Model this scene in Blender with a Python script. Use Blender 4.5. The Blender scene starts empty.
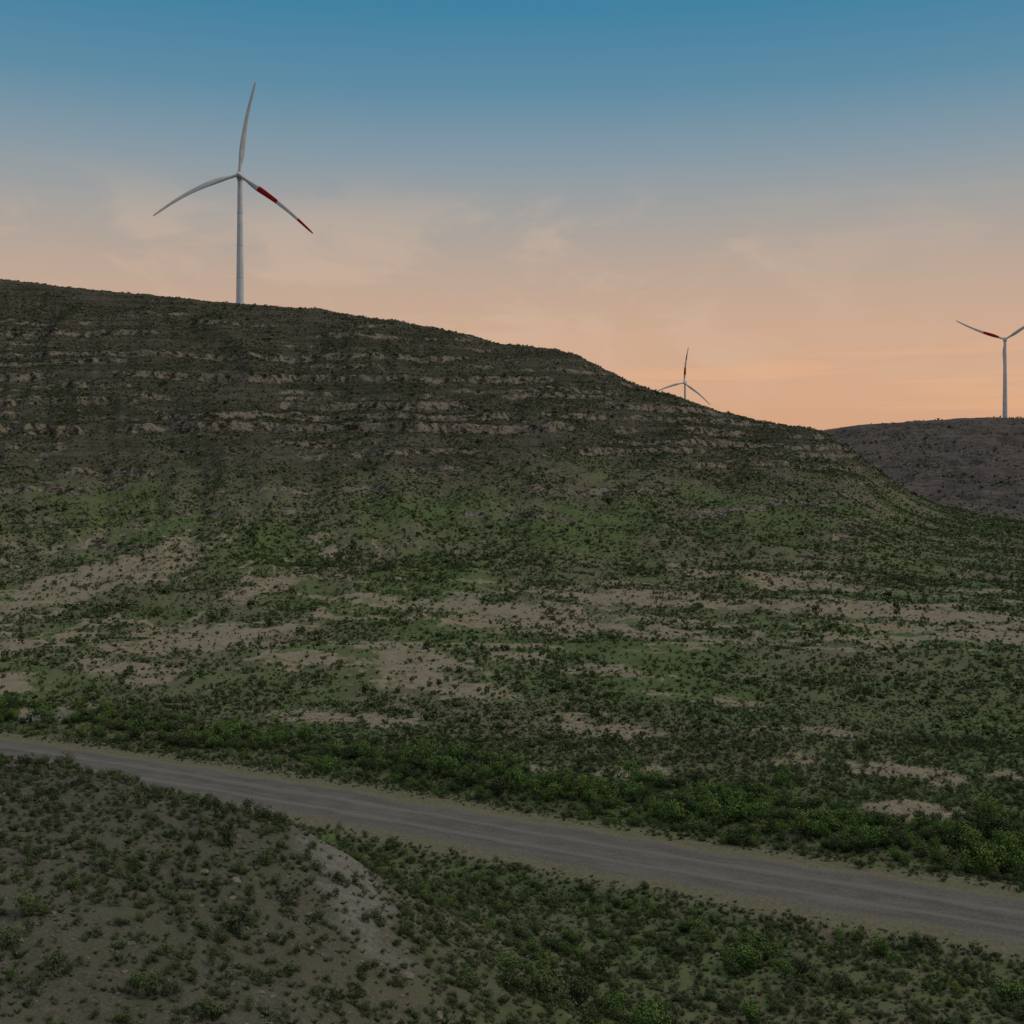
import bpy, math, numpy as np
from mathutils import Vector, Matrix
rng = np.random.default_rng(7)
CAM_H = 25.0      # camera height above valley floor
F = 1200.0
scene = bpy.context.scene
col = scene.collection
scene.view_settings.view_transform = 'Standard'
scene.view_settings.look = 'None'
scene.view_settings.exposure = 0

# ------------------------------------------------------------ numpy noise
_perm = np.random.default_rng(3).permutation(4096)
def _h(ix, iy, s):
    return _perm[(_perm[(ix + s*131) & 4095] + iy) & 4095]
def perlin(x, y, s=0):
    x = np.asarray(x, float); y = np.asarray(y, float)
    ix = np.floor(x).astype(np.int64); iy = np.floor(y).astype(np.int64)
    fx = x-ix; fy = y-iy
    def g(i, j, dx, dy):
        a = _h(i, j, s)*(2*math.pi/4096)
        return np.cos(a)*dx+np.sin(a)*dy
    u = fx*fx*fx*(fx*(fx*6-15)+10); v = fy*fy*fy*(fy*(fy*6-15)+10)
    a = g(ix, iy, fx, fy); b = g(ix+1, iy, fx-1, fy)
    c = g(ix, iy+1, fx, fy-1); d = g(ix+1, iy+1, fx-1, fy-1)
    return (a*(1-u)+b*u)*(1-v)+(c*(1-u)+d*u)*v*1.0
def fbm(x, y, o=4, s=0, gain=0.5):
    t = 0; a = 1.0; n = 0
    for k in range(o):
        t = t+a*perlin(x*2**k, y*2**k, s+k*7); n += a; a *= gain
    return t/n*1.6
def sm(t):
    t = np.clip(t, 0, 1); return t*t*(3-2*t)

# ------------------------------------------------------------ terrain
SIL = np.array([(-700,330),(-300,290),(0,279),(60,286),(130,293),(200,300),(240,304),(300,307),(350,314),(400,321),
 (450,331),(500,343),(560,350),(580,356),(600,367),(625,380),(650,389),(690,401),(720,412),(760,421),(800,427),(826,434),
 (850,447),(870,463),(890,479),(910,493),(940,507),(980,517),(1024,523),(1200,524),(2000,524)], float)
FAR = np.array([(-700,445),(500,442),(700,440),(760,436),(826,430),(870,424),(930,420),(980,417),(1024,418),(1100,415),(1400,405),(2000,410)], float)
DR = np.array([(-700,560),(0,610),(500,590),(800,560),(900,560),(1024,560),(2000,560)], float)
KH = np.array([(-700,12.5),(-200,11.8),(0,11.2),(100,10.8),(200,10.3),(290,9.5),(350,8.5),(420,7.0),(500,5.4),(600,3.8),(760,2.0),(900,1.0),(1024,.4),(2000,0)], float)
KD = np.array([(-700,60),(0,57),(200,52),(290,50),(400,45),(600,36),(2000,30)], float)
KW = np.array([(-700,26),(200,27),(400,32),(2000,34)], float)
ROAD = np.array([(-260,180),(-170,153),(-100,129),(-70,117.5),(-45.7,107),(-16.2,91.7),(5.8,79),(28.5,66.7),(52,53),(90,30),(140,-4),(230,-60)], float)
def smooth_line(P, n=24):
    out = []
    for i in range(len(P)-1):
        p0 = P[max(i-1,0)]; p1 = P[i]; p2 = P[i+1]; p3 = P[min(i+2, len(P)-1)]
        for k in range(n):
            t = k/n
            out.append(0.5*((2*p1)+(-p0+p2)*t+(2*p0-5*p1+4*p2-p3)*t*t+(-p0+3*p1-3*p2+p3)*t**3))
    out.append(P[-1]); return np.array(out)
RL = smooth_line(ROAD)
def road_dist(x, y):
    """signed distance to centreline (positive = far side), smooth"""
    ry = np.interp(x, RL[:,0], RL[:,1])
    sl = np.interp(x, RL[:-1,0], np.diff(RL[:,1])/np.diff(RL[:,0]))
    return (y-ry)/np.sqrt(1+sl*sl)
# (level above camera, ledge height)
LEDGES = [(75,1.2),(69,1.6),(62,2.0),(56,1.2),(49,2.0),(44.5,1.4),(38,3.0),(32,1.6),(28.5,1.4),(25,3.0),(20.0,2.0),(15.5,3.2),(10,2.2),(6.5,1.8),(1,1.8),(-5,1.2),(-12,.9),(-18.5,.9)]
def ledges(x, y, z):
    dz = np.zeros_like(z); face = np.zeros_like(z)
    wz = z+4.0*fbm(x/150, y/150, 2, 201)+1.2*fbm(x/26, y/34, 3, 203)
    brk = fbm(x/8, y/20, 3, 205)
    for i, (lv, A) in enumerate(LEDGES):
        thr = (0.24 if A > 1.9 else 0.06)+.10*sm((x-20)/90)
        pres = sm((fbm(x/72+i*9.7, y/160, 3, 210+i, .5)+0.38*brk+thr)/0.24)
        t = wz-lv
        k = A*pres*(sm(t/0.8+.5)-sm(t/8+.5))
        dz = dz+k
        face = np.maximum(face, pres*np.exp(-((t+.1)/0.50)**2)*min(1, .4+A*.3))
    return dz, face

def height(x, y, detail=True, want_face=False):
    x = np.asarray(x, float); y = np.asarray(y, float)
    r = np.hypot(x, y); th = np.arctan2(x, y)
    u = np.tan(np.clip(th, -0.75, 0.85)); d = r/np.sqrt(1+u*u)
    px = 512+F*u
    ts = (470-np.interp(px, SIL[:,0], SIL[:,1]))/F
    dr = np.interp(px, DR[:,0], DR[:,1])
    cr_ = 1.3*fbm(px/26.0, px*0+.5, 4, 17, .6)
    zr = ts*dr+cr_*sm((ts*dr+10)/15)
    df = 180.0
    s = np.clip((d-df)/(dr-df), 0, 1)
    base = -25.0
    gul = fbm(px/70.0+fbm(x/90, y/90, 2, 5)*0.8, d/400.0, 3, 11)
    s2 = np.clip(s+0.05*gul*sm(s/0.3)*sm((1-s)/0.12), 0, 1)
    g = s2**1.8
    hill = base+(zr-base)*g
    hs = sm((zr-base)/40)
    ldz, face = ledges(x, y, hill)
    em = sm(s/.12)*sm((1-s)/0.04)*hs
    hill = hill+ldz*em; face = face*em*(d < dr)
    hill = hill+sm(s/0.25)*sm((1.02-s)/0.12)*hs*(1.6*fbm(x/45, y/45, 4, 41)+1.2*fbm(x/9, y/9, 4, 43, .6))
    hill = hill+sm((s-.85)/.1)*hs*0.8*fbm(x/11, y/30, 3, 44)
    w = sm((px-640)/200)
    back = np.maximum(d-dr, 0)
    fall = base+(zr-base)*np.exp(-np.maximum(back-15,0)/160)
    plateau = zr*(1-w)+fall*w
    tf = (470-np.interp(px, FAR[:,0], FAR[:,1]))/F
    zc = tf*1360
    sf = np.clip((d-600-40*fbm(x/90, x*0, 3, 58))/(760-40*fbm(x/90, x*0, 3, 58)), 0, 1)
    far = base-1.5+(zc-base+1.5)*(0.25*sf+0.75*sf**1.6)
    p = 11.0; zz = far+6*fbm(x/150, y/150, 4, 51); k = np.floor(zz/p); f = zz/p-k
    far = far+((k+sm((f-0.6)/0.35))*p-zz)*0.6*sm(sf/0.2)*sm((1-sf)/0.06)*sm((fbm(x/60, y/90, 4, 57, .6)+.1)/.3)
    far = far+sm(sf/.1)*sm((1-sf)/.05)*(6.0*fbm(x/90, y/90, 4, 53)+2.6*fbm(x/22, y/22, 3, 56))+sm(sf/.5)*1.3*fbm(x/25, y/60, 3, 54)
    z = np.where(d > dr, np.maximum(plateau, far), hill)
    kh = np.interp(px, KH[:,0], KH[:,1]); kd = np.interp(px, KD[:,0], KD[:,1]); kw = np.interp(px, KW[:,0], KW[:,1])
    kb = 1-sm((d-kd)/kw)
    z = z+kh*kb+sm(kh/3)*kb*(1.0*fbm(x/14, y/14, 4, 61))
    wb = sm((np.abs(th)-1.1)/0.9)
    z = z*(1-wb)+base*wb
    z = z+0.55*fbm(x/22, y/22, 4, 71)*sm(r/30)+0.11*fbm(x/2.2, y/2.2, 4, 72)*sm((300-r)/150)
    z = z+0.7*fbm(x/9, y/14, 3, 74)*sm((y-115)/20)*sm((500-r)/150)
    rd = np.abs(road_dist(x, y))
    near = sm((400-r)/100)
    wr = (1-sm((rd-5.5)/6.0))*near
    z = z*(1-wr)+(base-0.12)*wr
    z = z-0.22*np.exp(-((rd-8.0)/1.2)**2)*near
    if want_face: return z+CAM_H, face
    return z+CAM_H

def flat_pt(px, py):
    d = 30000.0/(py-470); return (px-512)/F*d, d
PATCH = [(95,592,60,14,-14),(45,606,35,12,-10),(200,638,95,16,-4),(125,670,65,10,8),(420,666,62,24,12),(470,690,65,11,6),
 (325,716,80,8,4),(590,726,60,10,8),(470,612,190,6,3),(560,628,200,5,4),(640,605,150,5,3),(900,614,170,8,3),(960,632,120,7,4),
 (900,770,85,12,8),(1010,778,50,9,6),(505,655,35,8,8),(610,672,60,6,6),(50,712,45,8,0),(10,684,40,8,3),(640,775,50,9,10),
 (720,700,60,6,5),(540,765,50,5,5),(155,590,30,10,-12),(265,600,30,8,-10),(820,735,50,5,4),(300,660,50,8,5),(860,640,80,5,5),(760,590,120,4,4)]
def bare_mask(x, y):
    m = np.zeros_like(x)
    wx = 3*fbm(x/9, y/9, 3, 87); wy = 5*fbm(x/11, y/11, 3, 88)
    for (cx, cy, rx, ry, a) in PATCH:
        X, Y = flat_pt(cx, cy)
        sx = rx/F*Y; sy = ry*Y*Y/30000.0
        sh = math.tan(math.radians(-a))*(Y/25.0)
        dx = x-X+wx; dy = y-Y-dx*sh*0.8+wy*.8
        q = (dx/sx)**2+(dy/sy)**2
        m = np.maximum(m, np.exp(-q*0.55))
    n = fbm((x+wx)/4.5, (y+wy)/5.5, 6, 81, .72)
    n2 = fbm((x+wx)/14, (y+wy)/20, 5, 83, .6)
    mm = sm((1.05*m+1.1*n-0.42)/0.6)
    zone = sm((y-108)/15)*sm((330-y)/60)
    gen = sm((n2+0.8*n-0.24)/0.45)*zone*0.75
    rl = np.abs(fbm(x/75+.3*n2, (y+0.25*x+wy)/17, 3, 301, .45))
    rid = sm((0.095-rl)/0.06)*sm((fbm(x/30, y/40, 3, 305)+.22)/.25)*sm((y-150)/25)*sm((285-y)/40)*sm((x+60)/30)
    rl2 = np.abs(fbm((x*0.8+y*.25+wx)/9, (y-1.2*x)/45, 3, 303, .45))
    rid2 = sm((0.09-rl2)/0.06)*sm((y-150)/20)*sm((330-y)/60)*sm((-15-x)/25)*sm((fbm(x/22, y/40, 3, 307)+.2)/.25)
    gen = np.maximum(gen, 1.0*np.maximum(rid, rid2)*sm((n+.5)/.4))
    ex = np.exp(-(((x-29.5)/4.2)**2+((y-88)/2.8)**2)*1.0)
    ex = 1.2*sm((ex+.35*n-.2)/.4)
    # small whitish stony outcrop just beyond the road
    wp = np.exp(-(((x+46)/4.5)**2+((y-121.5)/3.0)**2))
    wp = sm((wp+.35*n-.3)/.3)
    q = ((x+6.6+.30*(y-48))/2.4)**2+((y-49)/8.5)**2
    sc = sm((1.0*np.exp(-q)+0.5*fbm(x/2.2, y/2.2, 5, 85, .65)-0.22)/0.75)
    return np.clip(np.maximum(np.maximum(mm, gen), ex), 0, 1), np.maximum(sc, 1.3*wp)
def pix(x, y, z):
    return 512+F*x/np.maximum(y, .1), 470-F*(z-CAM_H)/np.maximum(y, .1)

thm = math.atan(0.52)
th_in = np.arctan(np.linspace(-0.52, 0.52, 1150))
th_out = np.linspace(thm, 2*math.pi-thm, 150)[1:-1]
TH = np.concatenate([th_in, th_out]); NT = len(TH)
R = np.concatenate([[1.0, 5, 10, 14, 18], 20*np.exp(np.linspace(0, math.log(250/20), 560)), np.linspace(250, 720, 520)[1:], 720*np.exp(np.linspace(0, math.log(1500/720), 170))[1:],
                    1500*np.exp(np.linspace(0, math.log(9000/1500), 50))[1:]])
NR = len(R)
RR, TT = np.meshgrid(R, TH, indexing='ij')
X = RR*np.sin(TT); Y = RR*np.cos(TT)
Z, ledge = height(X, Y, want_face=True)
co = np.stack([X, Y, Z], -1).reshape(-1, 3)
idx = np.arange(NR*NT).reshape(NR, NT)
a = idx[:-1, :]; b = idx[1:, :]
an = np.roll(a, -1, 1); bn = np.roll(b, -1, 1)
quads = np.stack([a, an, bn, b], -1).reshape(-1, 4)
quads = quads[:, ::-1]
def mesh_from(name, co, faces_flat, nper):
    me = bpy.data.meshes.new(name)
    nf = len(faces_flat)//nper
    me.vertices.add(len(co)); me.vertices.foreach_set('co', np.ascontiguousarray(co, dtype=np.float32).ravel())
    me.loops.add(len(faces_flat)); me.loops.foreach_set('vertex_index', np.ascontiguousarray(faces_flat, dtype=np.int32))
    me.polygons.add(nf); me.polygons.foreach_set('loop_start', np.arange(0, nf*nper, nper, dtype=np.int32))
    me.update(calc_edges=True); me.validate()
    return me
tm = mesh_from('terrain', co, quads.ravel(), 4)
tm.polygons.foreach_set('use_smooth', np.ones(len(tm.polygons), bool))
hillz = Z-CAM_H
bare, scar = bare_mask(X, Y)
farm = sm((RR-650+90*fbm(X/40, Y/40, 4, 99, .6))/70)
rd = road_dist(X, Y)
edge = 5.3+1.5*fbm(X/5, Y/5, 4, 91, .6)
shoulder = (1-sm((np.abs(rd)-edge)/1.4))*sm((500-RR)/100)
knollm = sm(np.interp(512+F*np.tan(np.clip(TT,-.75,.85)), KH[:,0], KH[:,1])/9-.15)*sm((80-Y)/18)
lush = np.clip(0.58+1.0*fbm(X/30, Y/50, 5, 95, .6), 0, 1)
hillfac = sm((hillz+17+14*fbm(X/50, Y/50, 4, 97))/32)
green = np.clip(lush*(1-0.75*hillfac)-0.30*knollm, 0, 1)
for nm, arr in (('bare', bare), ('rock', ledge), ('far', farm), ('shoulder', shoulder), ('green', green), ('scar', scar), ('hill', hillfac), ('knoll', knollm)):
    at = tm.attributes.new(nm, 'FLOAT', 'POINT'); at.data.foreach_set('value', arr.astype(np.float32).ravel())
terrain = bpy.data.objects.new('terrain', tm); col.objects.link(terrain)
terrain['kind'] = 'structure'

# ------------------------------------------------------------ material helpers
class NB:
    def __init__(s, name):
        s.m = bpy.data.materials.new(name); s.m.use_nodes = True
        s.t = s.m.node_tree; s.n = s.t.nodes; s.l = s.t.links
        s.bsdf = s.n['Principled BSDF']; s.bsdf.inputs['Roughness'].default_value = 0.95
        s.bsdf.inputs['Specular IOR Level'].default_value = 0.05
    def attr(s, nm, out='Fac'):
        a = s.n.new('ShaderNodeAttribute'); a.attribute_name = nm; return a.outputs[out]
    def noise(s, sc, det=4, rough=.55, vec=None, out=0):
        a = s.n.new('ShaderNodeTexNoise'); a.inputs['Scale'].default_value = sc
        a.inputs['Detail'].default_value = det; a.inputs['Roughness'].default_value = rough
        s.l.new(vec if vec else s.pos(), a.inputs['Vector']); return a.outputs[out]
    def pos(s):
        if not hasattr(s, '_p'):
            s._p = s.n.new('ShaderNodeTexCoord').outputs['Object']
        return s._p
    def mapping(s, scale):
        a = s.n.new('ShaderNodeMapping'); a.inputs['Scale'].default_value = scale
        s.l.new(s.pos(), a.inputs['Vector']); return a.outputs[0]
    def ss(s, v, lo, hi, a=0.0, b=1.0):
        r = s.n.new('ShaderNodeMapRange'); r.interpolation_type = 'SMOOTHSTEP'
        s.l.new(v, r.inputs[0]); r.inputs[1].default_value = lo; r.inputs[2].default_value = hi
        r.inputs[3].default_value = a; r.inputs[4].default_value = b; return r.outputs[0]
    def math(s, op, a, b=None):
        m = s.n.new('ShaderNodeMath'); m.operation = op
        for i, v in enumerate((a, b)):
            if v is None: continue
            if isinstance(v, (int, float)): m.inputs[i].default_value = v
            else: s.l.new(v, m.inputs[i])
        return m.outputs[0]
    def mix(s, f, a, b, mode='MIX'):
        m = s.n.new('ShaderNodeMix'); m.data_type = 'RGBA'; m.blend_type = mode
        if isinstance(f, (int, float)): m.inputs[0].default_value = f
        else: s.l.new(f, m.inputs[0])
        for i, v in ((6, a), (7, b)):
            if isinstance(v, tuple): m.inputs[i].default_value = (*v, 1)
            else: s.l.new(v, m.inputs[i])
        return m.outputs[2]
    def bump(s, h, st, dist):
        b = s.n.new('ShaderNodeBump'); b.inputs['Strength'].default_value = st; b.inputs['Distance'].default_value = dist
        s.l.new(h, b.inputs['Height']); s.l.new(b.outputs[0], s.bsdf.inputs['Normal'])
    def color(s, c): 
        if isinstance(c, tuple): s.bsdf.inputs['Base Color'].default_value = (*c, 1)
        else: s.l.new(c, s.bsdf.inputs['Base Color'])

def terrain_mat():
    b = NB('ground_scrub')
    n1 = b.noise(0.9, 6, .65); n2 = b.noise(0.12, 5, .6); n3 = b.noise(4.0, 5, .75); n4 = b.noise(0.03, 5, .6)
    soil = b.mix(b.ss(n1, .35, .68), (0.132, 0.110, 0.072), (0.208, 0.172, 0.120))
    soil = b.mix(b.ss(n3, .45, .7, 0, .5), soil, (0.29, 0.25, 0.19))
    grass = b.mix(b.ss(n2, .35, .65), (0.058, 0.094, 0.029), (0.092, 0.134, 0.044))
    grass = b.mix(b.ss(n3, .4, .7, 0, .6), grass, (0.160, 0.172, 0.080))
    gm = b.math('ADD', b.attr('green'), b.math('MULTIPLY', b.math('SUBTRACT', n1, 0.5), 2.5))
    gm = b.math('ADD', gm, b.math('MULTIPLY', b.math('SUBTRACT', n3, 0.5), 1.9))
    c = b.mix(b.ss(gm, .15, .8, 0.0, 0.94), b.mix(0.2, soil, (0.10, 0.095, 0.05)), grass)
    ks = b.noise(14.0, 4, .8)
    kc = b.mix(b.ss(n1, .35, .65), (0.068, 0.063, 0.046), (0.108, 0.097, 0.074))  # grey-brown soil, with the foreground's vignette darkness put into the colour
    kc = b.mix(b.ss(n3, .42, .62, 0, .6), kc, (0.145, 0.130, 0.102))
    kc = b.mix(b.ss(ks, .55, .66, 0, .75), kc, (0.25, 0.225, 0.185))
    kc = b.mix(b.ss(ks, .46, .34, 0, .7), kc, (0.034, 0.032, 0.024))
    kc = b.mix(b.ss(gm, .2, .8, 0, .5), kc, (0.060, 0.068, 0.034))
    c = b.mix(b.math('MULTIPLY', b.attr('knoll'), .92), c, kc)
    sv = b.mapping((0.02, 0.02, 0.7)); strata = b.noise(1.0, 7, .7, sv)
    hb = b.mix(b.ss(n4, .38, .62), (0.044, 0.043, 0.028), (0.070, 0.061, 0.046))
    hb = b.mix(b.ss(strata, .48, .60, 0, .7), hb, (0.110, 0.094, 0.075))
    hb = b.mix(b.ss(strata, .46, .37, 0, .8), hb, (0.022, 0.021, 0.016))
    hb = b.mix(b.ss(gm, .1, .7, 0, .5), hb, (0.048, 0.060, 0.026))
    hb = b.mix(b.ss(n3, .50, .68, 0, .65), hb, (0.165, 0.143, 0.112))
    hb = b.mix(b.ss(n1, .50, .68, 0, .7), hb, (0.024, 0.025, 0.017))
    c = b.mix(b.math('MULTIPLY', b.attr('hill'), 0.95), c, hb)
    rk = b.noise(0.28, 6, .75)
    rockc = b.mix(b.ss(rk, .40, .56), (0.020, 0.017, 0.015), (0.215, 0.180, 0.143))
    c = b.mix(b.ss(b.attr('rock'), .15, .55, 0, .93), c, rockc)
    bc = b.mix(b.ss(n1, .35, .65), (0.210, 0.160, 0.108), (0.305, 0.240, 0.170))
    bc = b.mix(b.ss(n4, .4, .6, 0, .5), bc, (0.25, 0.215, 0.158))
    bc = b.mix(b.ss(n3, .5, .7, 0, .5), bc, (0.38, 0.31, 0.235))
    bc = b.mix(b.ss(n3, .48, .36, 0, .5), bc, (0.12, 0.110, 0.066))
    bm = b.math('ADD', b.attr('bare'), b.math('MULTIPLY', b.math('SUBTRACT', n1, 0.5), 1.5))
    bm = b.math('ADD', bm, b.math('MULTIPLY', b.math('SUBTRACT', n3, 0.5), 0.9))
    c = b.mix(b.ss(bm, .18, .85, 0, .95), c, bc)
    sc = b.mix(b.ss(n3, .4, .65), (0.130, 0.121, 0.104), (0.210, 0.196, 0.170))
    sc = b.mix(b.ss(ks, .48, .66, 0, .6), sc, (0.30, 0.28, 0.245))
    sc = b.mix(b.ss(ks, .46, .34, 0, .5), sc, (0.07, 0.063, 0.052))
    sm_ = b.math('ADD', b.attr('scar'), b.math('MULTIPLY', b.math('SUBTRACT', n1, 0.5), 1.2))
    c = b.mix(b.ss(sm_, .2, 1.0, 0, .88), c, sc)
    shc = b.mix(b.ss(n3, .35, .65), (0.128, 0.115, 0.068), (0.20, 0.175, 0.115))
    sh = b.math('ADD', b.attr('shoulder'), b.math('MULTIPLY', b.math('SUBTRACT', n1, 0.5), 1.2))
    c = b.mix(b.ss(sh, .3, .95, 0, .9), c, shc)
    fc = b.mix(b.ss(n4, .4, .6), (0.084, 0.066, 0.063), (0.124, 0.096, 0.089))  # purple-brown far ridge, distance haze put into its colour
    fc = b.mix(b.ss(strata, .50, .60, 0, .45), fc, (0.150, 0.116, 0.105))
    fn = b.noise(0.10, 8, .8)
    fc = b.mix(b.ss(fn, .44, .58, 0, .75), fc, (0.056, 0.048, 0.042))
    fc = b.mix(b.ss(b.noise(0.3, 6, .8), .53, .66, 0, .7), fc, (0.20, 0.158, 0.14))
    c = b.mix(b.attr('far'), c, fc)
    b.color(c)
    b.bump(b.math('ADD', n1, b.math('MULTIPLY', n3, .35)), 0.7, 0.28)
    return b.m
tm.materials.append(terrain_mat())

# ------------------------------------------------------------ road
def ribbon(name, off0, off1, z, wob=0.0, nseg=7, seed=0):
    seg = np.linalg.norm(np.diff(RL, axis=0), axis=1); L = np.concatenate([[0], np.cumsum(seg)])
    s = np.arange(0, L[-1], 0.7)
    cx = np.interp(s, L, RL[:,0]); cy = np.interp(s, L, RL[:,1])
    tx = np.gradient(cx); ty = np.gradient(cy); n = np.hypot(tx, ty); nx = -ty/n; ny = tx/n
    V = []; UV = []
    for j in range(nseg+1):
        t = j/nseg; o = off0+(off1-off0)*t
        o = o+wob*(1-t)**3*fbm(s/5, s*0, 4, 3+seed)+wob*t**3*fbm(s/5, s*0+9, 4, 5+seed)
        e = min(1, 5*min(t, 1-t)); e = e*(2-e)
        V.append(np.stack([cx+nx*o, cy+ny*o, np.full_like(cx, z)+0.24*e-0.0], -1))
        UV.append(np.stack([s, s*0+t], -1))
    V = np.array(V); nj, ns = V.shape[:2]
    idx = np.arange(nj*ns).reshape(nj, ns)
    q = np.stack([idx[:-1,:-1], idx[1:,:-1], idx[1:,1:], idx[:-1,1:]], -1).reshape(-1,4)[:, ::-1]
    me = mesh_from(name, V.reshape(-1,3), q.ravel(), 4)
    me.polygons.foreach_set('use_smooth', np.ones(len(me.polygons), bool))
    at = me.attributes.new('across', 'FLOAT', 'POINT'); at.data.foreach_set('value', np.array(UV)[...,1].astype(np.float32).ravel())
    at = me.attributes.new('along', 'FLOAT', 'POINT'); at.data.foreach_set('value', np.array(UV)[...,0].astype(np.float32).ravel())
    return me
rm = ribbon('road', -4.9, 4.5, -0.24, 1.6, 24)
road = bpy.data.objects.new('road', rm); col.objects.link(road); road['kind'] = 'structure'
def road_mat():
    b = NB('road_gravel_tar')
    ac = b.attr('across'); al = b.attr('along')
    cv = b.n.new('ShaderNodeCombineXYZ'); b.l.new(b.math('MULTIPLY', al, 0.06), cv.inputs[0]); b.l.new(b.math('MULTIPLY', ac, 5.0), cv.inputs[1])
    streak = b.noise(1.6, 6, .7, cv.outputs[0]); n = b.noise(0.5, 6, .75); f = b.noise(5.0, 5, .8)
    c = b.mix(b.ss(streak, .32, .68), (0.104, 0.091, 0.083), (0.162, 0.141, 0.127))
    c = b.mix(b.ss(f, .45, .65, 0, .55), c, (0.22, 0.190, 0.167))
    c = b.mix(b.ss(f, .45, .33, 0, .4), c, (0.075, 0.063, 0.056))
    c = b.mix(b.ss(n, .45, .65, 0, .5), c, (0.092, 0.080, 0.073))
    e0 = b.math('ABSOLUTE', b.math('SUBTRACT', ac, 0.5))
    wt = b.ss(b.math('ABSOLUTE', b.math('SUBTRACT', e0, 0.14)), .06, .0, 0, .65)
    c = b.mix(wt, c, (0.198, 0.172, 0.155))
    e = b.math('ADD', e0, b.math('MULTIPLY', b.math('SUBTRACT', n, .5), 0.38))
    ec = b.mix(b.ss(f, .35, .65), (0.125, 0.110, 0.068), (0.21, 0.182, 0.122))
    c = b.mix(b.ss(e, .27, .44), c, ec)
    g2 = b.math('ADD', e0, b.math('MULTIPLY', b.math('SUBTRACT', b.noise(1.6, 5, .7), .5), 0.5))
    c = b.mix(b.ss(g2, .44, .56, 0, .8), c, (0.075, 0.09, 0.036))
    b.color(c); b.bump(f, .5, .08); return b.m
rm.materials.append(road_mat())

# ------------------------------------------------------------ vegetation
def foliage_mat(name, c1, c2, c3):
    b = NB(name)
    oi = b.n.new('ShaderNodeObjectInfo')
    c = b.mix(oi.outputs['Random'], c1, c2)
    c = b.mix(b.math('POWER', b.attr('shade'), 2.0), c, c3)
    dk = b.ss(b.attr('low'), 0.0, 0.8, 0.5, 1.15)  # shade under the crown put into colour: leaves darken towards the ground
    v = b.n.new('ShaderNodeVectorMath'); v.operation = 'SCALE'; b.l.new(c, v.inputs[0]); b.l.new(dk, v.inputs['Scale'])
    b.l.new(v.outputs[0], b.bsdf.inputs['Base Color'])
    return b.m
M_grey = foliage_mat('scrub_leaf_grey', (0.068, 0.078, 0.042), (0.102, 0.112, 0.064), (0.165, 0.172, 0.10))
M_olive = foliage_mat('scrub_leaf_olive', (0.044, 0.064, 0.023), (0.072, 0.096, 0.034), (0.125, 0.150, 0.060))
M_green = foliage_mat('bush_leaf_green', (0.038, 0.074, 0.020), (0.068, 0.114, 0.029), (0.145, 0.205, 0.055))
M_lime = foliage_mat('bush_leaf_yellow_green', (0.060, 0.092, 0.022), (0.092, 0.128, 0.030), (0.17, 0.21, 0.055))
M_dark = foliage_mat('scrub_leaf_dark', (0.025, 0.037, 0.016), (0.042, 0.056, 0.023), (0.078, 0.095, 0.044))
M_dry = foliage_mat('scrub_dry_twig', (0.10, 0.083, 0.054), (0.15, 0.122, 0.082), (0.21, 0.175, 0.12))

def shrub_mesh(name, mat, nleaf, leaf, seed, lobes=6, flat=0.75, rough=1.12, spread=.58):
    r = np.random.default_rng(seed)
    L = []
    for i in range(lobes):
        a = r.uniform(0, 2*math.pi); q = r.uniform(0.05, spread)
        rad = r.uniform(0.28, 0.5)
        L.append((math.cos(a)*q, math.sin(a)*q, r.uniform(0.3, 0.9)*flat, rad))
    V = []; S = []; H = []
    for i in range(nleaf):
        lx, ly, lz, lr = L[r.integers(len(L))]
        v = r.normal(size=3); v /= np.linalg.norm(v); q = r.uniform(0.45, 1.0)**0.5*r.uniform(.88, rough)
        p = np.array([lx, ly, lz])+v*lr*q*np.array([1, 1, flat])
        if p[2] < 0: p[2] = abs(p[2])*0.4
        n = v*1.0+r.normal(size=3)*0.5+np.array([0, 0, .4]); n /= np.linalg.norm(n)
        t = np.cross(n, r.normal(size=3)); t /= np.linalg.norm(t); bt = np.cross(n, t)
        s = leaf*r.uniform(.6, 1.4)
        V += [p-t*s*.5, p+bt*s*.5+t*s*.1, p+t*s*.6, p-bt*s*.5+t*s*.1]
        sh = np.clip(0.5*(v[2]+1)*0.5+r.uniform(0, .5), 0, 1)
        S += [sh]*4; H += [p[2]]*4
    V = np.array(V); n = len(V)
    me = mesh_from(name, V, np.arange(n), 4)
    for nm, arr in (('shade', S), ('low', H)):
        at = me.attributes.new(nm, 'FLOAT', 'POINT'); at.data.foreach_set('value', np.array(arr, dtype=np.float32))
    me.materials.append(mat)
    return me
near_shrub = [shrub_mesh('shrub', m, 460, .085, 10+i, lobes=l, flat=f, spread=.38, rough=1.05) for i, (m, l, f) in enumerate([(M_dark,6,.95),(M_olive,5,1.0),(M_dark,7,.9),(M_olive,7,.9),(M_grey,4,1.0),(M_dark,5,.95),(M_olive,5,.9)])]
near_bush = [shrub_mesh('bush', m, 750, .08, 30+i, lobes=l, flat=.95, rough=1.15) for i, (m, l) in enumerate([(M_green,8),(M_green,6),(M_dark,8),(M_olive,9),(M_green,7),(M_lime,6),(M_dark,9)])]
far_shrub = [shrub_mesh('shrub_small', m, 60, .30, 50+i, lobes=4, flat=.9, spread=.5) for i, m in enumerate([M_grey, M_olive, M_dark, M_dark, M_olive, M_olive])]
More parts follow.
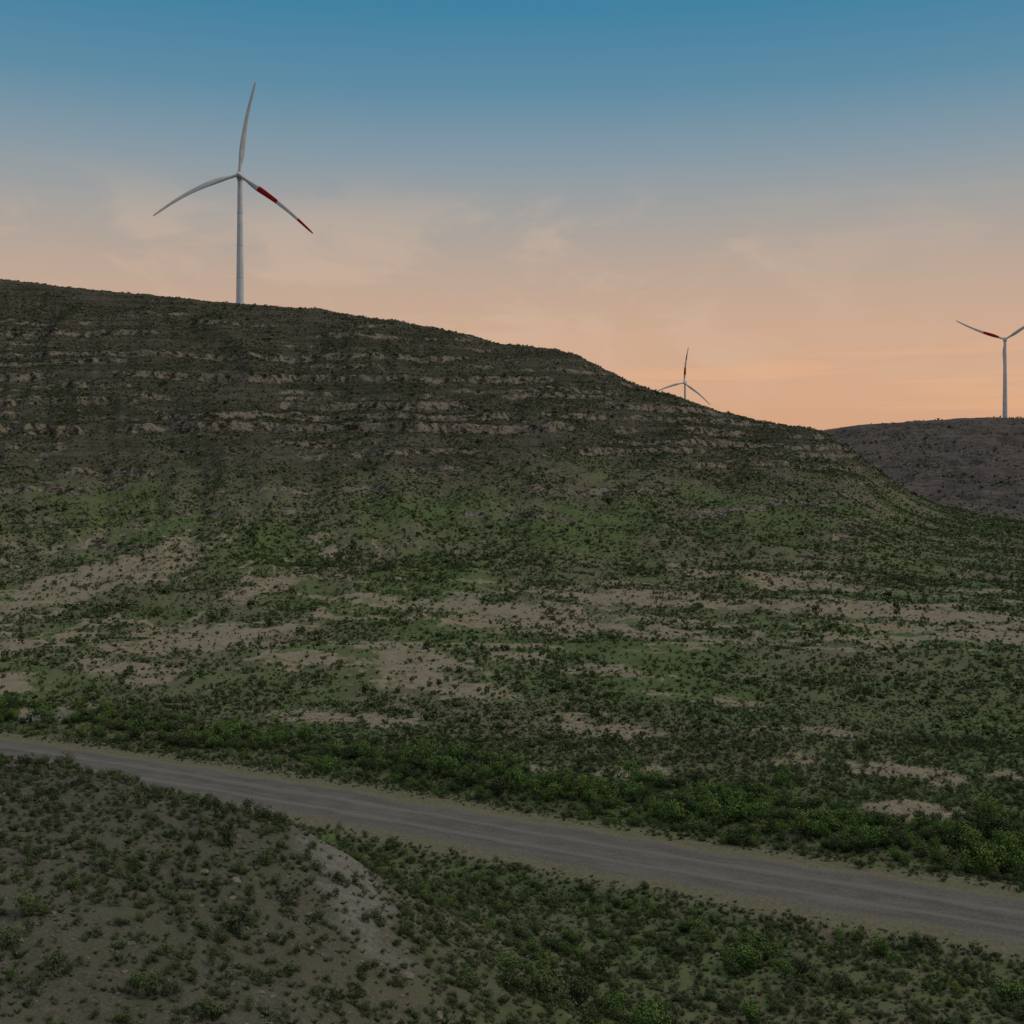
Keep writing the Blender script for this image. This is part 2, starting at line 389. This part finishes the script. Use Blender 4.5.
def tuft_mesh(name, mat, seed):
    r = np.random.default_rng(seed); V = []; S = []
    for i in range(26):
        a = r.uniform(0, 6.28); lean = r.uniform(.1, .8); h = r.uniform(.5, 1.0); b0 = np.array([math.cos(a)*.15, math.sin(a)*.15, 0])
        d = np.array([math.cos(a)*lean, math.sin(a)*lean, 1.0])*h; t = np.array([-math.sin(a), math.cos(a), 0])*.07
        V += [b0-t, b0+t, b0+d*.6+t*.8, b0+d+np.array([d[0]*.4, d[1]*.4, -.1])]; S += [r.uniform(.2, .9)]*4
    me = mesh_from(name, np.array(V), np.arange(len(V)), 4)
    for nm, arr in (('shade', S), ('low', [.5]*len(V))):
        at = me.attributes.new(nm, 'FLOAT', 'POINT'); at.data.foreach_set('value', np.array(arr, dtype=np.float32))
    me.materials.append(mat); return me
tufts = [tuft_mesh('tuft', m, 90+i) for i, m in enumerate([M_dry, M_olive, M_grey, M_olive])]

def rock_mesh(name, seed, mat):
    r = np.random.default_rng(seed)
    import bmesh
    bm = bmesh.new(); bmesh.ops.create_icosphere(bm, subdivisions=2, radius=1)
    P = r.normal(size=(9, 3)); P /= np.linalg.norm(P, axis=1)[:, None]; D = r.uniform(.45, .85, 9)
    for v in bm.verts:
        c = np.array(v.co)
        for p, d in zip(P, D):
            k = c@p
            if k > d: c = c-p*(k-d)
        c *= np.array([1, .7, .5]); v.co = c+r.normal(size=3)*.015; v.co.z += .18
    me = bpy.data.meshes.new(name); bm.to_mesh(me); bm.free(); me.materials.append(mat); return me
rb = NB('limestone_rock'); nn = rb.noise(3, 5, .7)
oi = rb.n.new('ShaderNodeObjectInfo')
rb.color(rb.mix(rb.ss(nn, .35, .65), rb.mix(oi.outputs['Random'], (0.055,0.048,0.038), (0.20,0.172,0.135)), (0.215, 0.188, 0.15))); rb.bump(nn, .5, .05)
rocks = [rock_mesh('rock', 70+i, rb.m) for i in range(5)]

def sample(n, dmin, dmax, umax=0.5):
    d = np.sqrt(rng.uniform(dmin**2, dmax**2, n)); u = rng.uniform(-umax, umax, n)
    return u*d, d
def density_floor(x, y):
    bare, scar = bare_mask(x, y); scar = np.clip(scar, 0, 1)
    rdv = road_dist(x, y); ard = np.abs(rdv)
    ok = sm((ard-4.8-1.2*fbm(x/5, y/5, 3, 91))/1.6)*(ard > 4.3)
    return bare, scar, rdv, ok
def on_knoll(x, y):
    return sm(np.interp(512+F*x/y, KH[:,0], KH[:,1])/9-.15)*sm((80-y)/18)
def gather(n, dmin, dmax, fn):
    x, y = sample(n, dmin, dmax)
    p, sc = fn(x, y)
    k = rng.uniform(size=n) < p
    return x[k], y[k], sc[k]
def belt(x, y):
    rdv = road_dist(x, y)
    n = fbm(x/7, y/7, 3, 101)
    px = 512+F*x/y
    far_side = np.exp(-((rdv-12.0-3.0*n)/(4.2+2.2*sm((px-500)/300)))**2)*(1.0+1.1*n)
    near_side = sm((-rdv-6)/3)*sm((px-380)/180)*(0.65+1.1*n)*sm((rdv+45)/10)
    return np.clip(far_side, 0, 1), np.clip(near_side, 0, 1)
def logs(n, med, sig, lo, hi):
    return np.clip(med*np.exp(rng.normal(size=n)*sig), lo, hi)
def f_bush(x, y):
    bare, scar, rdv, ok = density_floor(x, y)
    fs, ns = belt(x, y); n = fbm(x/5, y/5, 2, 103)
    p = np.clip(fs*1.0+ns*0.36, 0, 1)*ok*(1-np.clip(bare*1.2, 0, 1))*(1-.8*scar)
    return p, np.clip(logs(len(x), .52, .42, .2, 1.4)*(0.8+0.55*fs)*(1+.5*n), .15, 1.5)
def f_shrub_near(x, y):
    bare, scar, rdv, ok = density_floor(x, y); kn = on_knoll(x, y)
    fs, ns = belt(x, y); n = fbm(x/4, y/4, 3, 111)
    p = np.clip(0.65+0.8*n, 0.25, 1)*ok*(1-.85*bare)*(1-.75*scar)*(1-.8*fs)*(1-.22*kn)
    return p, logs(len(x), .22, .42, .08, .75)*(1-.08*kn)
def f_shrub_mid(x, y):
    bare, scar, rdv, ok = density_floor(x, y)
    n = fbm(x/12, y/22, 4, 113, .6)
    p = np.clip(0.5+1.1*n, 0.10, 1)*ok*(1-.82*bare)*(1-.7*scar)
    return p, logs(len(x), .22, .50, .08, 1.4)
def f_shrub_hill(x, y):
    n = fbm(x/30, y/45, 4, 115, .65); bare, _ = bare_mask(x, y)
    p = np.clip(0.5+1.1*n, 0.10, 1)*(1-.75*bare)
    return p, logs(len(x), .28, .50, .13, 2.0)
def cat(*a): return [np.concatenate(v) for v in zip(*a)]
B = gather(18000, 34, 150, f_bush)
S1 = gather(48000, 24, 112, f_shrub_near)
S2 = gather(110000, 108, 270, f_shrub_mid)
S3 = gather(290000, 250, 600, f_shrub_hill)
def f_far(x, y):
    n = fbm(x/60, y/60, 4, 117, .6); return np.clip(.4+1.2*n, .03, 1), logs(len(x), .75, .45, .35, 2.5)
x, y = sample(60000, 600, 1370, .5); k = x/y > .22; p, s_ = f_far(x, y); k &= rng.uniform(size=len(x)) < p
S4 = (x[k], y[k], s_[k])
def f_tuft(x, y):
    bare, scar, rdv, ok = density_floor(x, y); return sm((np.abs(rdv)-4.2)/1.2)*(1-.7*bare)*(1-.6*scar)*.8*(1-.45*on_knoll(x, y)), logs(len(x), .14, .35, .07, .32)
TF = gather(50000, 24, 130, f_tuft)
def f_rock(x, y):
    bare, scar = bare_mask(x, y); rdv = np.abs(road_dist(x, y))
    p = (0.18+.5*scar+.3*bare+.3*on_knoll(x, y))*sm((rdv-5.5)/1)
    return p, logs(len(x), .06, .55, .025, .32)
RK1 = gather(34000, 24, 130, f_rock)
def f_rock_hill(x, y):
    z, fc = height(x, y, want_face=True)
    p = sm((fc-.25)/.5)*.8+.11
    return p, logs(len(x), .36, .55, .13, 1.9)
RK2 = gather(90000, 270, 620, f_rock_hill)
cu = rng.uniform(-.46, .30, 900); cd = np.interp(512+F*cu, DR[:,0], DR[:,1])-rng.uniform(-2, 6, 900)
RK3 = (cu*cd, cd, logs(900, .5, .5, .2, 1.6))

def gn_stuff(name, x, y, s, variants, sink=0.05):
    n = len(x); z = height(x, y)-s*sink
    me = bpy.data.meshes.new(name); me.vertices.add(n)
    me.vertices.foreach_set('co', np.stack([x, y, z], -1).astype(np.float32).ravel())
    for nm, arr in (('sc', s), ('rz', rng.uniform(0, 6.283, n)), ('hs', rng.uniform(.65, 1.25, n))):
        at = me.attributes.new(nm, 'FLOAT', 'POINT'); at.data.foreach_set('value', arr.astype(np.float32))
    at = me.attributes.new('vi', 'INT', 'POINT'); at.data.foreach_set('value', rng.integers(0, len(variants), n).astype(np.int32))
    ob = bpy.data.objects.new(name, me); col.objects.link(ob); ob['kind'] = 'stuff'
    c = bpy.data.collections.new(name+'_variants')
    for i, v in enumerate(variants):
        o = bpy.data.objects.new(f'{name}_variant', v); c.objects.link(o)
    ng = bpy.data.node_groups.new(name+'_scatter', 'GeometryNodeTree')
    ng.interface.new_socket('Geometry', in_out='INPUT', socket_type='NodeSocketGeometry')
    ng.interface.new_socket('Geometry', in_out='OUTPUT', socket_type='NodeSocketGeometry')
    N = ng.nodes; L = ng.links
    gi = N.new('NodeGroupInput'); go = N.new('NodeGroupOutput'); ip = N.new('GeometryNodeInstanceOnPoints')
    mp = N.new('GeometryNodeMeshToPoints')
    ci = N.new('GeometryNodeCollectionInfo'); ci.inputs['Collection'].default_value = c
    ci.inputs['Separate Children'].default_value = True; ci.inputs['Reset Children'].default_value = True
    def A(nm, t='FLOAT'):
        a = N.new('GeometryNodeInputNamedAttribute'); a.data_type = t; a.inputs['Name'].default_value = nm; return a.outputs['Attribute']
    L.new(gi.outputs[0], mp.inputs['Mesh']); L.new(mp.outputs[0], ip.inputs['Points']); L.new(ci.outputs[0], ip.inputs['Instance'])
    ip.inputs['Pick Instance'].default_value = True
    L.new(A('vi', 'INT'), ip.inputs['Instance Index'])
    cr = N.new('ShaderNodeCombineXYZ'); L.new(A('rz'), cr.inputs[2])
    L.new(cr.outputs[0], ip.inputs['Rotation'])
    cs = N.new('ShaderNodeCombineXYZ'); sc = A('sc'); m = N.new('ShaderNodeMath'); m.operation = 'MULTIPLY'
    L.new(sc, m.inputs[0]); L.new(A('hs'), m.inputs[1])
    L.new(sc, cs.inputs[0]); L.new(sc, cs.inputs[1]); L.new(m.outputs[0], cs.inputs[2])
    L.new(cs.outputs[0], ip.inputs['Scale']); L.new(ip.outputs[0], go.inputs[0])
    md = ob.modifiers.new('scatter', 'NODES'); md.node_group = ng
    return ob
def individuals(data, variants, name, cat_, group, labels, nmax=300, sink=.05):
    x, y, s = data; z = height(x, y)
    px, py = pix(x, y, z)
    vis = (px > -8) & (px < 1032) & (py > 0) & (py < 1030)
    size = np.where(vis, s/y, 0)
    order = np.argsort(-size)[:nmax]; order = order[size[order] > 0]
    for i in order:
        vi = int(rng.integers(len(variants)))
        o = bpy.data.objects.new(name, variants[vi])
        o.location = (x[i], y[i], z[i]-s[i]*sink); o.rotation_euler = (0, 0, rng.uniform(0, 6.283))
        o.scale = (s[i], s[i], s[i]*rng.uniform(.8, 1.2))
        o['label'] = labels[vi]; o['category'] = cat_; o['group'] = group
        col.objects.link(o)
    k = np.ones(len(x), bool); k[order] = False
    return x[k], y[k], s[k]
LD = 'dark green rounded shrub on dry soil'; LO = 'small olive-green shrub on dry soil'; LG = 'low grey-green scrub shrub on stony ground'
S1r = individuals(S1, near_shrub, 'shrub', 'shrub', 'shrubs scattered over the dry ground', [LD, LO, LD, LO, LG, LD, LO])
lab_b = ['leafy green bush beside the road', 'leafy green bush beside the road', 'dense dark green bush beside the road', 'broad olive-green bush beside the road', 'leafy green bush beside the road', 'bright yellow-green bush beside the road', 'dense dark green bush beside the road']
Br = individuals(B, near_bush, 'bush', 'bush', 'bushes growing along the road', lab_b)
RKr = individuals(RK1, rocks, 'rock', 'rock', 'rocks lying on the stony slope', ['pale weathered limestone rock on bare soil']*5, sink=.1)
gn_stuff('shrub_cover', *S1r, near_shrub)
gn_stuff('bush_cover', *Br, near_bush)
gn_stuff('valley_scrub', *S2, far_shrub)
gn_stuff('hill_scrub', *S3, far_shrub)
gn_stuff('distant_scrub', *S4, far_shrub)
gn_stuff('grass_tufts', *TF, tufts)
gn_stuff('rock_scatter', *cat(RKr, RK2, RK3), rocks, sink=.1)

# ------------------------------------------------------------ wind turbines
tb = NB('turbine_white'); tn = tb.noise(0.15, 4, .6); tb.color(tb.mix(tb.ss(tn, .3, .7), (0.54, 0.56, 0.59), (0.66, 0.67, 0.69))); tb.bsdf.inputs['Roughness'].default_value = .45
M_white = tb.m
r_ = NB('turbine_red'); r_.color((0.36, 0.018, 0.028)); r_.bsdf.inputs['Roughness'].default_value = .45; M_red = r_.m
g_ = NB('turbine_grey'); g_.color((0.38, 0.39, 0.41)); M_gr = g_.m
import bmesh
def lathe(name, prof, n=32, mats=(M_white,), axis='Z', midx=None, smooth=True):
    bm = bmesh.new(); rings = []
    for (r, z) in prof:
        ring = []
        for k in range(n):
            a = 2*math.pi*k/n
            p = (r*math.cos(a), r*math.sin(a), z)
            if axis == 'Y': p = (p[0], -p[2], p[1])
            ring.append(bm.verts.new(p))
        rings.append(ring)
    for i in range(len(rings)-1):
        for k in range(n):
            f = bm.faces.new([rings[i][k], rings[i][(k+1) % n], rings[i+1][(k+1) % n], rings[i+1][k]]); f.smooth = smooth
            if midx: f.material_index = midx(i)
    bm.faces.new(rings[0]); bm.faces.new(rings[-1])
    bmesh.ops.recalc_face_normals(bm, faces=bm.faces)
    me = bpy.data.meshes.new(name); bm.to_mesh(me); bm.free()
    for m in mats: me.materials.append(m)
    return me
def tower_mesh(H):
    prof = []; idxs = []
    nsec = 5
    for s in range(nsec):
        z0 = H*s/nsec; z1 = H*(s+1)/nsec
        r0 = 2.8-(1.25)*s/nsec; r1 = 2.8-(1.25)*(s+1)/nsec
        prof += [(r0, z0+.01), (r1+.006, z1-.3), (r1+.07, z1-.29), (r1+.07, z1-.01)]
        idxs += [0, 1, 1, 0]
    return lathe('tower', prof, 48, (M_white, M_gr), midx=lambda i: idxs[i], smooth=False)
def blade_mesh(L, red, belly=1.0):
    N = 48; K = 14; bm = bmesh.new(); rings = []
    def chord(t): return .86*float(np.interp(t, [0,.03,.09,.2,.28,.45,.65,.85,.95,.985,1], [2.3,2.3,2.7,4.3,4.3,3.3,2.5,1.9,1.5,1.1,.5]))
    def thick(t): return float(np.interp(t, [0,.03,.12,.25,.5,1], [1,1,.62,.32,.22,.16]))
    for i in range(N+1):
        t = i/N; c = chord(t); th = c*thick(t); tw = math.radians(np.interp(t, [0,.1,.3,1], [12,12,6,0]))
        off = -t*t*L*0.05; sweep = -0.032*L*math.sin(math.pi*min(t,1))*belly
        ring = []
        for k in range(K):
            a = 2*math.pi*k/K
            X_ = math.cos(a)*c*.5; Y_ = math.sin(a)*th*.5*(1 if t < .05 else (1-.45*math.cos(a)*min(1, t*6)))
            X_ += c*.18*min(1, t*8)
            xr = X_*math.cos(tw)-Y_*math.sin(tw); yr = X_*math.sin(tw)+Y_*math.cos(tw)
            ring.append(bm.verts.new((xr+sweep, yr+off, 1.2+t*(L-1.2))))
        rings.append(ring)
    for i in range(N):
        t = (i+.5)/N
        for k in range(K):
            f = bm.faces.new([rings[i][k], rings[i][(k+1)%K], rings[i+1][(k+1)%K], rings[i+1][k]]); f.smooth = True
            if red and any(a <= t <= b for a, b in red): f.material_index = 1
    bm.faces.new(rings[0]); bm.faces.new(rings[-1]); bmesh.ops.recalc_face_normals(bm, faces=bm.faces)
    me = bpy.data.meshes.new('blade'); bm.to_mesh(me); bm.free(); me.materials.append(M_white); me.materials.append(M_red); return me
def nacelle_mesh():
    bm = bmesh.new(); rings = []
    for (y, w, h, zc) in [(-2.2,1.5,1.5,0),(-1.6,1.9,1.85,0),(0,2.05,2.0,.05),(5.5,2.05,2.05,.15),(8.6,1.9,1.8,.35),(9.6,1.4,1.2,.5)]:
        ring = []
        for k in range(20):
            a = 2*math.pi*k/20; ca, sa = math.cos(a), math.sin(a); e = .45
            ring.append(bm.verts.new((w*math.copysign(abs(ca)**e, ca), y, zc+h*math.copysign(abs(sa)**e, sa))))
        rings.append(ring)
    for i in range(5):
        for k in range(20):
            f = bm.faces.new([rings[i][k], rings[i][(k+1)%20], rings[i+1][(k+1)%20], rings[i+1][k]]); f.smooth = False
    bm.faces.new(rings[0]); bm.faces.new(rings[-1])
    bmesh.ops.create_cube(bm, size=1, matrix=Matrix.Translation((0, 7.6, 2.9))@Matrix.Diagonal((3.2, .5, 1.5, 1)))
    bmesh.ops.create_cone(bm, cap_ends=True, segments=24, radius1=1.75, radius2=1.75, depth=.9, matrix=Matrix.Translation((0, 3.2, -2.3)))
    bmesh.ops.recalc_face_normals(bm, faces=bm.faces)
    me = bpy.data.meshes.new('nacelle'); bm.to_mesh(me); bm.free(); me.materials.append(M_white); return me
hub_me = lathe('hub', [(1.5,-.9),(1.75,-.2),(1.8,.8),(1.6,1.7),(1.15,2.5),(.6,3.0),(.15,3.2)], 28, (M_white,), axis='Y')
nac_me = nacelle_mesh()
def turbine(px, hub_py, dist, L, yaw, angles, reds, label, bellies=(1, 1, 1)):
    x = (px-512)/F*dist; y = dist; zb = float(height(np.array([x]), np.array([y]))[0])-.3
    hubz = CAM_H+(470-hub_py)/F*dist; H = hubz-zb-2.6
    e = bpy.data.objects.new('wind_turbine', None); e.empty_display_size = 5; e.location = (x, y, zb); e.rotation_euler = (0, 0, yaw)
    e['label'] = label; e['category'] = 'wind turbine'; e['group'] = 'wind turbines along the ridges'; col.objects.link(e)
    def add(nm, me, loc, rot=(0,0,0)):
        o = bpy.data.objects.new(nm, me); o.parent = e; o.location = loc; o.rotation_euler = rot; col.objects.link(o); return o
    add('tower', tower_mesh(H), (0, 0, 0)); add('nacelle', nac_me, (0, -3.2, H+2.6)); add('hub', hub_me, (0, -6.0, H+2.6))
    for a, r, bl in zip(angles, reds, bellies):
        o = add('blade', blade_mesh(L, r, bl), (0, -6.9, H+2.6), (0, math.radians(90-a), 0))
        if r: o['label'] = 'white rotor blade with red warning bands'
RB = [(.22,.47),(.78,1)]
turbine(240, 177, 780, 60.5, 0.12, [79.8, 208.5, 321.7], [None, None, RB], 'white three-blade wind turbine with red bands, on hilltop', (1, -1.6, 1))
turbine(685, 383, 2050, 61, -0.4, [82, 198, 320], [[(.2,.42),(.62,.8)], None, None], 'small distant white wind turbine behind the ridge', (1, -1, 1))
turbine(1005, 340, 1400, 58.5, -0.39, [156, 30, 269.7], [[(.1,.42)], None, None], 'white wind turbine standing on distant flat ridge', (1, 1, 0))

# ------------------------------------------------------------ sky / light
def srgb(r, g, b):
    f = lambda c: (c/255/12.92) if c/255 <= .04045 else ((c/255+.055)/1.055)**2.4
    return (f(r), f(g), f(b))
w = bpy.data.worlds.new('World'); scene.world = w; w.use_nodes = True
nt = w.node_tree; N = nt.nodes; L = nt.links; N.clear()
out = N.new('ShaderNodeOutputWorld'); bg = N.new('ShaderNodeBackground'); L.new(bg.outputs[0], out.inputs[0])
tc = N.new('ShaderNodeTexCoord'); sep = N.new('ShaderNodeSeparateXYZ'); L.new(tc.outputs['Generated'], sep.inputs[0])
ramp = N.new('ShaderNodeValToRGB'); cr = ramp.color_ramp; cr.interpolation = 'LINEAR'
L.new(sep.outputs[2], ramp.inputs[0])
stops = [(0.0,(200,153,122)),(0.035,(211,162,129)),(0.065,(211,166,134)),(0.115,(203,167,141)),(0.165,(184,163,147)),(0.205,(163,159,154)),(0.25,(133,151,162)),(0.30,(94,138,162)),(0.36,(62,127,160)),(0.5,(60,116,150)),(0.62,(130,148,158)),(1.0,(204,204,196))]  # bright neutral zenith above the view is added to light the ground
while len(cr.elements) < len(stops): cr.elements.new(.5)
for e, (p, c) in zip(cr.elements, stops): e.position = p; e.color = (*srgb(*c), 1)
def cloud(scale, loc, nsc, lo, hi, amp, z0, z1, colr, base):
    mp = N.new('ShaderNodeMapping'); mp.inputs['Scale'].default_value = scale; mp.inputs['Location'].default_value = loc; L.new(tc.outputs['Generated'], mp.inputs[0])
    nz = N.new('ShaderNodeTexNoise'); nz.inputs['Scale'].default_value = nsc; nz.inputs['Detail'].default_value = 8; nz.inputs['Roughness'].default_value = .58; nz.inputs['Distortion'].default_value = .5
    L.new(mp.outputs[0], nz.inputs[0])
    c1 = N.new('ShaderNodeMapRange'); c1.interpolation_type = 'SMOOTHSTEP'; L.new(nz.outputs[0], c1.inputs[0]); c1.inputs[1].default_value = lo; c1.inputs[2].default_value = hi; c1.inputs[4].default_value = amp
    bd = N.new('ShaderNodeMapRange'); bd.interpolation_type = 'SMOOTHSTEP'; L.new(sep.outputs[2], bd.inputs[0]); bd.inputs[1].default_value = z0; bd.inputs[2].default_value = z1
    mu = N.new('ShaderNodeMath'); mu.operation = 'MULTIPLY'; L.new(c1.outputs[0], mu.inputs[0]); L.new(bd.outputs[0], mu.inputs[1])
    # clouds lie mainly to the west half of this part of the sky
    ez = N.new('ShaderNodeMapRange'); ez.interpolation_type = 'SMOOTHSTEP'; L.new(sep.outputs[0], ez.inputs[0]); ez.inputs[1].default_value = .12; ez.inputs[2].default_value = .3; ez.inputs[3].default_value = 1; ez.inputs[4].default_value = .35 if z0 > .2 else 1
    m2 = N.new('ShaderNodeMath'); m2.operation = 'MULTIPLY'; L.new(mu.outputs[0], m2.inputs[0]); L.new(ez.outputs[0], m2.inputs[1])
    mx = N.new('ShaderNodeMix'); mx.data_type = 'RGBA'; L.new(m2.outputs[0], mx.inputs[0]); L.new(base, mx.inputs[6]); mx.inputs[7].default_value = (*srgb(*colr), 1)
    return mx.outputs[2]
sk = cloud((3, 3, 6.5), (1.32, .1, .5), 2.8, .46, .62, .33, .25, .18, (213, 184, 160), ramp.outputs[0])
sk = cloud((2, 2, 34), (.3, 2.1, .6), 2.2, .50, .66, .40, .12, .08, (232, 176, 132), sk)
sky = N.new('ShaderNodeTexSky'); sky.sky_type = 'NISHITA'; sky.sun_disc = False
sv = N.new('ShaderNodeVectorMath'); sv.operation = 'SCALE'; sv.inputs['Scale'].default_value = 0.003; L.new(sky.outputs[0], sv.inputs[0])
ad = N.new('ShaderNodeVectorMath'); ad.operation = 'ADD'; L.new(sk, ad.inputs[0]); L.new(sv.outputs[0], ad.inputs[1])
L.new(ad.outputs[0], bg.inputs[0]); bg.inputs[1].default_value = 1.0
sl = bpy.data.lights.new('fill_sun', 'SUN'); sl.energy = 1.05; sl.angle = math.radians(12); sl.color = (1, .90, .76)  # soft lamp added to lift the dusk ground after sunset
so = bpy.data.objects.new('fill_sun', sl); col.objects.link(so)
dirv = Vector((0.8, 0.0, 0.62)).normalized()   # towards the added fill lamp
so.rotation_euler = dirv.to_track_quat('Z', 'Y').to_euler()
sky.sun_elevation = math.asin(dirv.z); sky.sun_rotation = math.atan2(dirv.x, dirv.y)

cam = bpy.data.cameras.new('camera'); cam.sensor_width = 36; cam.lens = F/1024*36; cam.shift_y = -42/1024
cam.clip_end = 20000; cam.clip_start = .5
cob = bpy.data.objects.new('camera', cam); cob.location = (0, 0, CAM_H); cob.rotation_euler = (math.pi/2, 0, 0); col.objects.link(cob)
scene.camera = cob
